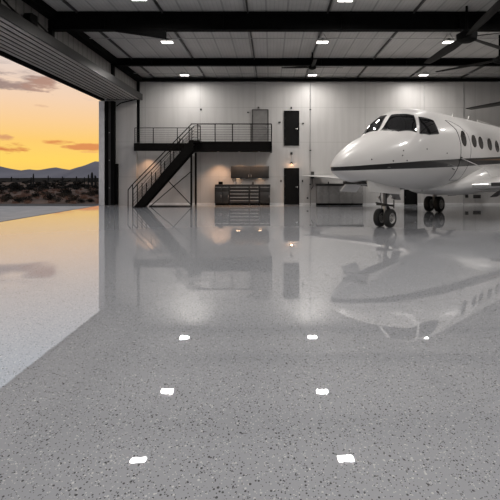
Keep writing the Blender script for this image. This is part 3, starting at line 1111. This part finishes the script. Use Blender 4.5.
for px, w in ((238, 'stair end'), (260, 'door end')):
    x = at(px, 178, 26.3).x
    t = thing('cabinet_light', 'small warm light under the wall cabinet, ' + w, 'light', (x, WY - .2, 1.555), 0, 'lights under the wall cabinet')
    MB().box((-.13, -.04, -.025), (.13, .04, 0), .004).build('case', 'dark_steel', t)
    MB().box((-.11, -.03, -.031), (.11, .03, -.0255)).build('lens', 'warm_lens', t, 0)
    l = bpy.data.lights.new('cabinet_light_beam', 'AREA'); l.energy = .45; l.color = WARM; l.shape = 'RECTANGLE'; l.size = .2; l.size_y = .05
    o = bpy.data.objects.new('cabinet_light_beam', l); COL.objects.link(o); o.parent = t; o.location = (0, 0, -.04)

# things on the worktop
ZT = 1.20
x = (220.5 - VX) / 17.2
t = thing('tool_case', 'small black tool case on the worktop at the stair end', 'tool case', (x, WY - .35, ZT))
MB().box((-.12, -.09, 0), (.12, .09, .16), .012).build('body', 'black_steel', t)
MB().tube([(-.07, 0, .155), (-.07, 0, .21), (.07, 0, .21), (.07, 0, .155)], .012, 6).build('handle', 'chest_edge', t)
for px, h, w in ((235, .11, 'under the first cabinet light'), (241, .08, 'between the two cabinet lights'), (264.5, .17, 'at the door end of the worktop')):
    x = (px - VX) / 17.2
    t = thing('spray_can', 'small dark can standing on the worktop ' + w, 'can', (x, WY - .3, ZT))
    MB().lathe([(0, 0), (0, .035), (h, .035), (h + .02, .02), (h + .02, 0)], (0, 0, 0), (0, 0, 1), 14).build('body', 'chest_edge', t)
    MB().lathe([(h + .021, 0), (h + .021, .018), (h + .06, .016), (h + .06, 0)], (0, 0, 0), (0, 0, 1), 12).build('cap', 'black_steel', t)
x = (253 - VX) / 17.2
t = thing('bench_vise', 'small dark bench vise on the worktop in front of the wall cabinet', 'vise', (x, WY - .55, ZT))
MB().box((-.07, -.08, 0), (.07, .08, .05), .006).build('base', 'gear_dark', t)
MB().box((-.05, -.02, .05), (.05, .07, .14), .008).box((-.05, -.10, .06), (.05, -.05, .14), .006).build('jaws', 'gear_dark', t)
MB().tube([(0, -.14, .09), (0, .02, .09)], .014, 8).build('screw', 'chrome', t)

# grey cabinets by the aircraft nose
gx = [316.3, 328.4, 338.4, 351.4, 362.6]
gl = ['grey floor cabinet beside the conduit, first of the row', 'grey floor cabinet second from the conduit',
      'grey floor cabinet second from the nose-gear end of the row', 'grey floor cabinet at the nose-gear end of the row']
for a, b, lab in zip(gx, gx[1:], gl):
    cabinet_unit('floor_cabinet', a, b, lab, [('door', 0, .5, 0, .97), ('door', .5, 1, 0, .97)] if b - a > 11.5 else [('door', 0, 1, 0, .97)],
                 1.12, 'cabinet_grey', 'cabinet_grey', 'chest_edge')
tag(MB().box(((316 - VX) / 17.2, WY - .68, 1.122), ((363 - VX) / 17.2, WY - .025, 1.24), .006).build('worktop', 'worktop'),
    'black worktop over the grey floor cabinets behind the aircraft nose', 'worktop')
t = thing('spray_can', 'small dark can standing on the grey cabinets near the conduit', 'can', ((328.6 - VX) / 17.2, WY - .3, 1.24))
MB().lathe([(0, 0), (0, .035), (.1, .035), (.12, .02), (.12, 0)], (0, 0, 0), (0, 0, 1), 14).build('body', 'black_steel', t)
MB().lathe([(.121, 0), (.121, .018), (.15, .016), (.15, 0)], (0, 0, 0), (0, 0, 1), 12).build('cap', 'chest_edge', t)

# ------------------------------------------------------------------ the aircraft
# local frame: x runs aft from the nose tip, y to starboard, z up
NX_, NY_ = 1.73, 12.68
HEAD = math.radians(45)
ac = thing('business_jet', 'white twin-engined business jet with black and bronze stripe parked on the glossy floor', 'aircraft', (NX_, NY_, 0), HEAD)
ROT = Matrix.Rotation(HEAD, 4, 'Z')
TOW = Matrix.Translation((NX_, NY_, 0)) @ ROT
TOL = TOW.inverted()

ST = [  # s, top, bottom, widest height, half width
    (0.05, 1.92, 1.88, 1.90, .02), (.08, 1.99, 1.82, 1.90, .09), (.15, 2.07, 1.76, 1.90, .17), (.30, 2.20, 1.67, 1.91, .29), (.60, 2.38, 1.56, 1.93, .46),
    (1.0, 2.58, 1.47, 1.97, .66), (1.5, 2.79, 1.39, 2.02, .86), (2.0, 2.97, 1.33, 2.08, 1.01), (2.45, 3.12, 1.28, 2.14, 1.11), (3.05, 3.66, 1.24, 2.24, 1.20),
    (3.6, 3.89, 1.21, 2.33, 1.26), (4.4, 4.01, 1.19, 2.44, 1.32), (5.5, 4.04, 1.18, 2.53, 1.37), (7.0, 4.03, 1.18, 2.57, 1.38), (11.5, 4.02, 1.20, 2.58, 1.38),
    (12.5, 4.00, 1.45, 2.68, 1.28), (13.5, 3.97, 1.85, 2.85, 1.10), (14.5, 3.92, 2.30, 3.05, .88), (15.7, 3.82, 2.80, 3.28, .58), (16.6, 3.70, 3.12, 3.42, .30), (17.0, 3.60, 3.3, 3.46, .08)]


def pchip(xs, ys):
    n = len(xs)
    h = [xs[i + 1] - xs[i] for i in range(n - 1)]
    d = [(ys[i + 1] - ys[i]) / h[i] for i in range(n - 1)]
    m = [d[0]] + [0 if d[i - 1] * d[i] <= 0 else (h[i - 1] + h[i]) * 3 / ((2 * h[i] + h[i - 1]) / d[i - 1] + (h[i] + 2 * h[i - 1]) / d[i]) for i in range(1, n - 1)] + [d[-1]]

    def f(x):
        x = min(max(x, xs[0]), xs[-1])
        i = 0
        while i < n - 2 and x > xs[i + 1]:
            i += 1
        t = (x - xs[i]) / h[i]
        return ((2 * t ** 3 - 3 * t * t + 1) * ys[i] + (t ** 3 - 2 * t * t + t) * h[i] * m[i] + (-2 * t ** 3 + 3 * t * t) * ys[i + 1] + (t ** 3 - t * t) * h[i] * m[i + 1])
    return f


P_TOP, P_BOT, P_MID, P_W = (pchip([a[0] for a in ST], [a[k] for a in ST]) for k in (1, 2, 3, 4))


def skin(s, th, off=0.0):
    """point of the fuselage at station s; th = 0 at the top, positive to port"""
    c, sn = math.cos(th), math.sin(th)
    e = 2 / 2.12
    v = math.copysign(abs(sn) ** e, sn) * P_W(s)
    mid = P_MID(s)
    z = mid + (abs(c) ** e) * (P_TOP(s) - mid) if c >= 0 else mid - (abs(c) ** e) * (mid - P_BOT(s))
    p = Vector((s, -v, z))
    if off:
        e1 = skin(s + .02, th) - skin(max(0, s - .02), th)
        e2 = skin(s, th + .02) - skin(s, th - .02)
        n = e1.cross(e2)
        if n.length > 1e-9:
            n.normalize()
            if n.dot(Vector((0, -v, z - mid))) < 0:
                n = -n
            p = p + n * off
    return p


stations = []
s = 0.05
while s < 17.0:
    stations.append(s)
    s += .015 if s < .1 else (.05 if s < .6 else (.08 if s < 4.6 else .25))
stations.append(17.0)
NT = 96
mbf = MB().loft([[skin(q, 2 * math.pi * k / NT) for k in range(NT)] for q in stations])
bvh = BVHTree.FromBMesh(mbf.b)
mbf.build('fuselage', 'plane', ac, 60)

EYE_L = TOL @ Vector((0, 0, EYE))
def hit(px, py):
    """(station, angle) of the fuselage point that the photo shows at a pixel"""
    d = (TOL.to_3x3() @ Vector(((px - VX) / F, 1, (VY - py) / F))).normalized()
    loc = bvh.ray_cast(EYE_L, d)[0]
    if loc is None:
        loc = bvh.find_nearest(EYE_L + d * ((TOL @ at(px, py, 17)) - EYE_L).length)[0]
    s = loc.x
    best = min((((skin(s, 2 * math.pi * k / 720) - loc).length, 2 * math.pi * k / 720) for k in range(-360, 360)))
    return s, best[1]


def dense(poly, step):
    out = []
    n = len(poly)
    for i in range(n):
        a, b = Vector(poly[i]), Vector(poly[(i + 1) % n])
        m = max(1, int(((b - a).length) / step))
        out += [a.lerp(b, k / m) for k in range(m)]
    return out


def patch(name, poly, mat, parent, off=.012, sink=.02, step=.06, mirror=False):
    """a panel of the given (station, angle) outline that lies on the fuselage"""
    P = dense(poly, step)
    if mirror:
        P = [Vector((a.x, -a.y)) for a in reversed(P)]
    lo = Vector((min(p.x for p in P), min(p.y for p in P))); hi = Vector((max(p.x for p in P), max(p.y for p in P)))
    def inside(q):
        c = False
        n = len(P)
        for i in range(n):
            a, b = P[i], P[i - 1]
            if (a.y > q.y) != (b.y > q.y) and q.x < (b.x - a.x) * (q.y - a.y) / (b.y - a.y) + a.x:
                c = not c
        return c
    pts = list(P)
    nx, ny = max(2, int((hi.x - lo.x) / step)), max(2, int((hi.y - lo.y) / step))
    for i in range(1, nx):
        for j in range(1, ny):
            q = Vector((lo.x + (hi.x - lo.x) * i / nx, lo.y + (hi.y - lo.y) * j / ny))
            if inside(q) and min((q - p).length for p in P) > step * .4:
                pts.append(q)
    n = len(P)
    vv, _, ff, *_ = delaunay_2d_cdt(pts, [], [list(range(n))], 1, 1e-6)
    mb = MB()
    V = [mb.b.verts.new(skin(q.x, q.y, off)) for q in vv]
    for f in ff:
        try:
            mb.b.faces.new([V[i] for i in f])
        except ValueError:
            pass
    rim = [e for e in mb.b.edges if len(e.link_faces) == 1]
    vs = {}
    for e in rim:
        for v in e.verts:
            if v not in vs:
                i = V.index(v)
                vs[v] = mb.b.verts.new(skin(vv[i].x, vv[i].y, -sink))
    for e in rim:
        a, b = e.verts
        mb.b.faces.new((a, b, vs[b], vs[a]))
    return mb.build(name, mat, parent, 50)


def ribbon(name, path, mat, parent, r=.012, mirror=False, closed=True):
    P = dense(path, .07) if closed else path
    pts = [skin(q[0], -q[1] if mirror else q[1], .002) for q in P]
    return MB().tube(pts, r, 6, closed=closed).build(name, mat, parent)


# windshield: main pane and side pane, each side
MAIN = [hit(*p) for p in ((379.6, 130.5), (388.6, 115.2), (400, 114.4), (413.6, 115.6), (416.3, 132.4), (398, 131.2))]
SIDE = [hit(*p) for p in ((418.4, 117.0), (425, 118.0), (433, 120.6), (438.6, 133.8), (429, 134.6), (419.6, 133.6))]
MAIN[0] = (MAIN[0][0], max(.05, MAIN[0][1])); MAIN[1] = (MAIN[1][0], max(.07, MAIN[1][1]))
for mir in (False, True):
    fr = patch('windshield', MAIN, 'glass', ac, mirror=mir, step=.05)
    ribbon('windshield_frame', MAIN, 'gear_dark', fr, .016, mir)
    fr = patch('cockpit_side_window', SIDE, 'glass', ac, mirror=mir, step=.05)
    ribbon('window_frame', SIDE, 'gear_dark', fr, .016, mir)
# wiper and centre post
ribbon('wiper', [hit(x, y) for x, y in ((383.5, 130.5), (392, 131.0), (400, 129.2), (410, 130.4))], 'gear_dark', ac, .012, False, False)

# cabin windows and the entry door
def oval(cx, cy, rx, ry, tilt, n=16):
    ca, sa = math.cos(tilt), math.sin(tilt)
    out = []
    for k in range(n):
        a = 6.2832 * k / n
        u, v = rx * math.cos(a), ry * math.sin(a)
        out.append(hit(cx + u * ca - v * sa, cy + u * sa + v * ca))
    return out
DOOR_W = oval(463.3, 138.6, 2.5, 8.0, -.20)
WINS = [oval(474.0, 141.2, 2.3, 6.5, -.20), oval(480.7, 142.8, 2.2, 6.5, -.20), oval(489.6, 144.4, 2.0, 6.3, -.18), oval(496.9, 146.4, 1.8, 6.0, -.17)]
DOOR = [hit(*p) for p in ((445.0, 120.4), (450.0, 121.6), (459, 126.5), (467, 134), (470.8, 148), (469, 162), (464, 172), (457.5, 179.8), (449, 180.2),
                          (456, 170.5), (460, 160), (460.8, 146), (456, 130))]
dp = patch('cabin_door', DOOR, 'plane', ac, off=.008)
ribbon('door_seam', DOOR, 'seam', dp, .013)
patch('door_window', DOOR_W, 'cabin_glass', dp, off=.016, step=.05)
x_, a_ = hit(461, 157.5)
hp = skin(x_, a_, .02)
MB().box((hp.x - .07, hp.y - .012, hp.z - .025), (hp.x + .07, hp.y + .012, hp.z + .025), .006).build('door_handle', 'gear_dark', dp)
span = [sum(q[0] for q in w) / len(w) for w in WINS]
last = WINS[-1]
for k in range(1, 4):
    WINS.append([(q[0] + .95 * k, q[1]) for q in last])
for mir in (False, True):
    for wv in WINS:
        patch('cabin_window', wv, 'cabin_glass', ac, off=.008, mirror=mir, step=.07)

# belly fairing and wings
def superoval(s, zc, hw, hu, hd, n=48, e=2.3):
    out = []
    for k in range(n):
        a = 6.2832 * k / n
        c, sn = math.cos(a), math.sin(a)
        y = math.copysign(abs(sn) ** (2 / e), sn) * hw
        z = zc + math.copysign(abs(c) ** (2 / e), c) * (hu if c > 0 else hd)
        out.append((s, -y, z))
    return out
fair = [(5.3, 1.25, .25, .08, .08), (5.7, 1.25, .70, .20, .20), (6.3, 1.30, 1.15, .42, .34), (7.0, 1.38, 1.45, .62, .46), (7.8, 1.45, 1.66, .76, .54), (8.6, 1.50, 1.76, .82, .58),
        (9.5, 1.50, 1.80, .82, .58), (11.0, 1.50, 1.76, .76, .56), (12.2, 1.55, 1.45, .60, .48), (13.2, 1.70, .9, .30, .34), (13.8, 1.82, .3, .12, .15)]
MB().loft([superoval(*q) for q in fair]).build('belly_fairing', 'white_paint', ac, 60)


def airfoil(le, chord, z, thick, y, twist=0.0, n=14):
    up, lo = [], []
    for k in range(n + 1):
        u = (1 - math.cos(math.pi * k / n)) / 2
        t = thick * (1.4845 * math.sqrt(u) - .63 * u - 1.758 * u * u + 1.4215 * u ** 3 - .5075 * u ** 4) * chord
        camber = .02 * chord * 4 * u * (1 - u)
        zz = z - u * chord * math.sin(twist)
        up.append((le + u * chord, y, zz + camber + t)); lo.append((le + u * chord, y, zz + camber - t))
    return up + lo[-2:0:-1]


for side in (-1, 1):        # -1 port, 1 starboard
    secs = [(1.1, 6.5, 5.0, 1.32, .115), (1.6, 6.85, 4.6, 1.34, .110), (2.4, 7.3, 4.0, 1.37, .105), (4.5, 8.0, 2.9, 1.47, .10), (7.2, 8.75, 2.0, 1.62, .075), (9.0, 9.2, 1.45, 1.69, .055), (9.35, 9.4, 1.15, 1.70, .04)]
    w = MB().loft([airfoil(le, c, z, t, side * y) for y, le, c, z, t in secs]).build('wing', 'white_paint', ac, 60)
    # leading edge light
    y0, y1 = side * 1.85, side * 2.3
    MB().bar((6.985, y0, 1.36), (7.225, y1, 1.38), .05, .13).build('landing_light', 'gear_dark', w, 0)
    # aileron and flap seams
    MB().bar((10.45, side * 2.2, 1.47), (10.35, side * 6.0, 1.63), .03, .03).build('flap_seam', 'seam', w, 0)
# tail fin, stabiliser, engines
MB().loft([[(p[0], (p[2] - z0) * 1.0, z0) for p in airfoil(le, c, z0, .10, 0)] for le, c, z0 in ((13.7, 2.9, 3.75), (14.3, 2.5, 4.6), (15.0, 2.0, 5.55))]).build('tail_fin', 'white_paint', ac, 60)
MB().loft([airfoil(15.0 + abs(y) * .32, 1.35 - abs(y) * .22, 5.6 - abs(y) * .02, .10, y) for y in (-2.55, -1.3, 0, 1.3, 2.55)]).build('tailplane', 'dark_steel', ac, 60)
for side in (-1, 1):
    e = MB().lathe([(.30, 0), (.30, .42), (.0, .47), (-.02, .50), (.05, .54), (.6, .60), (1.6, .60), (2.6, .48), (3.0, .36), (3.0, .30), (2.6, .30), (2.6, 0)], (12.0, side * 1.95, 3.25), (1, 0, 0), 32).build('engine_nacelle', 'white_paint', ac, 40)
    MB().lathe([(.26, 0), (.27, .41), (.29, .41), (.29, 0)], (12.0, side * 1.95, 3.25), (1, 0, 0), 24).build('fan_face', 'gear_dark', e)
    MB().box((12.6, min(side * 1.0, side * 1.5), 3.15), (14.2, max(side * 1.0, side * 1.5), 3.33), .03).build('pylon', 'white_paint', e)

# aerials and probes
for q, hgt in ((8.0, .20), (9.6, .26), (10.6, .18)):
    zt = P_TOP(q)
    MB().prism([(q - .10, -.012, zt - .02), (q + .14, -.012, zt - .02), (q + .14, -.012, zt + hgt), (q + .06, -.012, zt + hgt)], (0, .024, 0)).build('blade_antenna', 'white_paint', ac, 0)
MB().tube([(10.8, 0, P_TOP(10.8) + .01), (10.85, 0, P_TOP(10.8) + .14), (13.6, 0, 4.1), (14.0, 0, 4.2)], .012, 6).build('wire_antenna', 'white_paint', ac)
for px, py in ((403.5, 150.6), (427, 149.2), (447, 153.2), (402.5, 155.5), (371.6, 159.4), (393.3, 161.0), (407, 160.5)):
    q, a = hit(px, py)
    p0, p1 = skin(q, a, -.01), skin(q, a, .016)
    MB().lathe([(0, 0), (0, .022), (.02, .022), (.028, 0)], p0, p1 - p0, 12).build('sensor_port', 'gear_dark', ac)
for px, py in ((388, 167.0), (452, 168.2)):
    q, a = hit(px, py)
    p0, p1 = skin(q, a, -.01), skin(q, a, .10)
    MB().tube([p0, p1, p1 + Vector((-.16, 0, 0))], [.014, .012, .006], 8).build('pitot_probe', 'gear_dark', ac)
# pale tether from the door edge to the wing root
q, a = hit(461, 158.5)
pa = skin(q, a, .02); pb = Vector((7.02, -1.85, 1.55))
pts = []
for k in range(9):
    u = k / 8
    p = pa.lerp(pb, u); p.y -= .25 * math.sin(math.pi * u); pts.append(p)
MB().tube(pts, .012, 6).build('tether_line', 'white_paint', ac)


# landing gear
def wheel(parent, c, r, w, name='wheel'):
    """tyre and rim on an axle along y"""
    prof = [(-w * .42, r * .58), (-w * .5, r * .70), (-w * .48, r * .86), (-w * .36, r * .965), (-w * .18, r * .995), (-w * .1, r), (-w * .09, r * .985), (-w * .07, r * .985), (-w * .06, r),
            (w * .06, r), (w * .07, r * .985), (w * .09, r * .985), (w * .1, r), (w * .18, r * .995), (w * .36, r * .965), (w * .48, r * .86), (w * .5, r * .70), (w * .42, r * .58)]
    t = MB().lathe(prof + [prof[0]], c, (0, 1, 0), 40).build('tyre', 'rubber', parent, 50)
    for sd in (-1, 1):
        k = sd * w * .40
        rim = MB().lathe([(k, r * .58), (k + sd * .012, r * .56), (k - sd * .012, r * .50), (k - sd * .03, r * .42), (k - sd * .025, r * .22), (k + sd * .015, r * .18), (k + sd * .02, r * .10), (k + sd * .02, 0)], c, (0, 1, 0), 32).build('rim', 'hub', t, 40)
        mb = MB()
        for i in range(8):
            a = 6.2832 * i / 8
            cc = Vector(c) + Vector((math.cos(a) * r * .33, k - sd * .026, math.sin(a) * r * .33))
            mb.lathe([(0, 0), (0, r * .06), (sd * .006, r * .06), (sd * .006, 0)], cc, (0, 1, 0), 10)
        mb.build('vent_hole', 'gear_dark', t)
    return t


NG = 2.8
ng = ac
rw = .30
for sd in (-1, 1):
    wheel(ng, (NG, sd * .185, rw), rw, .20)
MB().tube([(NG, -.27, rw), (NG, .27, rw)], .04, 12).build('axle', 'strut', ng)
MB().tube([(NG, 0, rw), (NG, 0, .72)], .045, 14).build('oleo_piston', 'chrome', ng)
MB().tube([(NG, 0, .70), (NG - .03, 0, 1.36)], .058, 16).build('strut_cylinder', 'strut', ng)
MB().lathe([(0, .0), (0, .11), (.06, .11), (.06, 0)], (NG, 0, .68), (0, 0, 1), 18).build('strut_collar', 'gear_dark', ng)
MB().bar((NG + .06, 0, .74), (NG + .26, 0, .56), .11, .03).bar((NG + .26, 0, .56), (NG + .06, 0, .36), .11, .03).build('torque_link', 'gear_dark', ng, 0)
MB().bar((NG, -.04, .98), (NG + .75, -.04, 1.30), .07, .05).bar((NG, .04, .98), (NG + .75, .04, 1.30), .07, .05).build('drag_brace', 'strut', ng, 0)
MB().bar((NG, -.30, .72), (NG, .30, .72), .08, .05).tube([(NG - .05, -.36, .70), (NG - .05, .30, .78)], .028, 8).build('steering_actuator', 'gear_dark', ng, 0)
MB().lathe([(0, 0), (0, .06), (-.06, .05), (-.08, .02), (-.08, 0)], (NG - .10, .14, .95), (1, 0, 0), 14).build('taxi_light', 'chrome', ng)
mb = MB()
for sd in (-1, 1):
    mb.tube([(NG - .04, sd * .08, 1.3), (NG - .1, sd * .12, 1.0), (NG - .05, sd * .1, .75), (NG, sd * .09, rw + .06)], .012, 6)
mb.build('hydraulic_hose', 'rubber', ng)
patch('nose_gear_bay', [(1.55, math.pi - .32), (3.5, math.pi - .24), (3.5, math.pi + .24), (1.55, math.pi + .32)], 'bay', ac, off=.006)
# nose gear doors: panels that hang beside the bay
MB().prism([(1.1, -.40, 1.53), (2.95, -.40, 1.33), (2.95, -.46, 1.10), (2.8, -.46, 1.08), (1.1, -.48, 1.20)], (0, -.035, 0)).build('nose_gear_door', 'white_paint', ac, 0)
MB().prism([(1.35, .38, 1.52), (2.05, .38, 1.42), (2.15, .66, 1.13), (1.35, .70, 1.18)], (0, .035, .02)).build('nose_gear_door', 'white_paint', ac, 0)
MB().box((1.0, -.36, 1.41), (2.3, .36, 1.50)).build('under_nose_box', 'bay', ac, 0)  # plain dark box under the nose between the gear doors
MB().box((2.62, -.46, .95), (2.72, -.34, .98)).tube([(2.67, -.40, .64), (2.67, -.40, .90)], .02, 8).build('door_link', 'gear_dark', ac, 0)

MG = 10.1
rm = .37
for sd in (-1, 1):
    yc = sd * 1.75
    for k in (-1, 1):
        wheel(ac, (MG, yc + k * .24, rm), rm, .27)
    MB().tube([(MG, yc - .36, rm), (MG, yc + .36, rm)], .05, 12).build('main_axle', 'strut', ac)
    MB().tube([(MG, yc, rm), (MG, yc, 1.05)], .075, 14).build('main_strut', 'strut', ac)
    MB().tube([(MG, yc, .95), (MG - .05, yc - sd * .85, 1.1)], .05, 10).build('side_brace', 'gear_dark', ac)
    MB().bar((MG + .08, yc, .78), (MG + .3, yc, .6), .12, .03).bar((MG + .3, yc, .6), (MG + .08, yc, .42), .12, .03).build('torque_link', 'gear_dark', ac, 0)
    MB().prism([(MG - .55, yc + sd * .45, 1.25), (MG + .5, yc + sd * .45, 1.25), (MG + .45, yc + sd * .70, .85), (MG - .35, yc + sd * .70, .85)], (0, sd * .03, 0)).build('main_gear_door', 'gear_dark', ac, 0)
    MB().prism([(MG - .5, yc - sd * .50, 1.05), (MG + .5, yc - sd * .50, 1.05), (MG + .4, yc - sd * .85, .78), (MG - .4, yc - sd * .85, .78)], (0, -sd * .03, .01)).build('main_gear_door', 'gear_dark', ac, 0)
MB().prism([(NG + .42, -.16, 1.30), (NG + .42, .16, 1.30), (NG + .78, .13, .86), (NG + .78, -.13, .86)], (.03, 0, .02)).build('nose_gear_door', 'strut', ac, 0)
MB().bar((NG + .02, -.05, .95), (NG + .5, -.05, 1.26), .04, .04).build('retraction_link', 'strut', ac, 0)
# belly lamp and drain mast
MB().lathe([(0, 0), (0, .06), (-.06, .05), (-.10, .02), (-.10, 0)], (5.4, 0, P_BOT(5.4) + .01), (0, 0, 1), 14).build('beacon', 'grey_steel', ac)
MB().prism([(6.0, -.012, 1.2), (6.18, -.012, 1.2), (6.2, -.012, .98), (6.12, -.012, .98)], (0, .024, 0)).build('drain_mast', 'gear_dark', ac, 0)
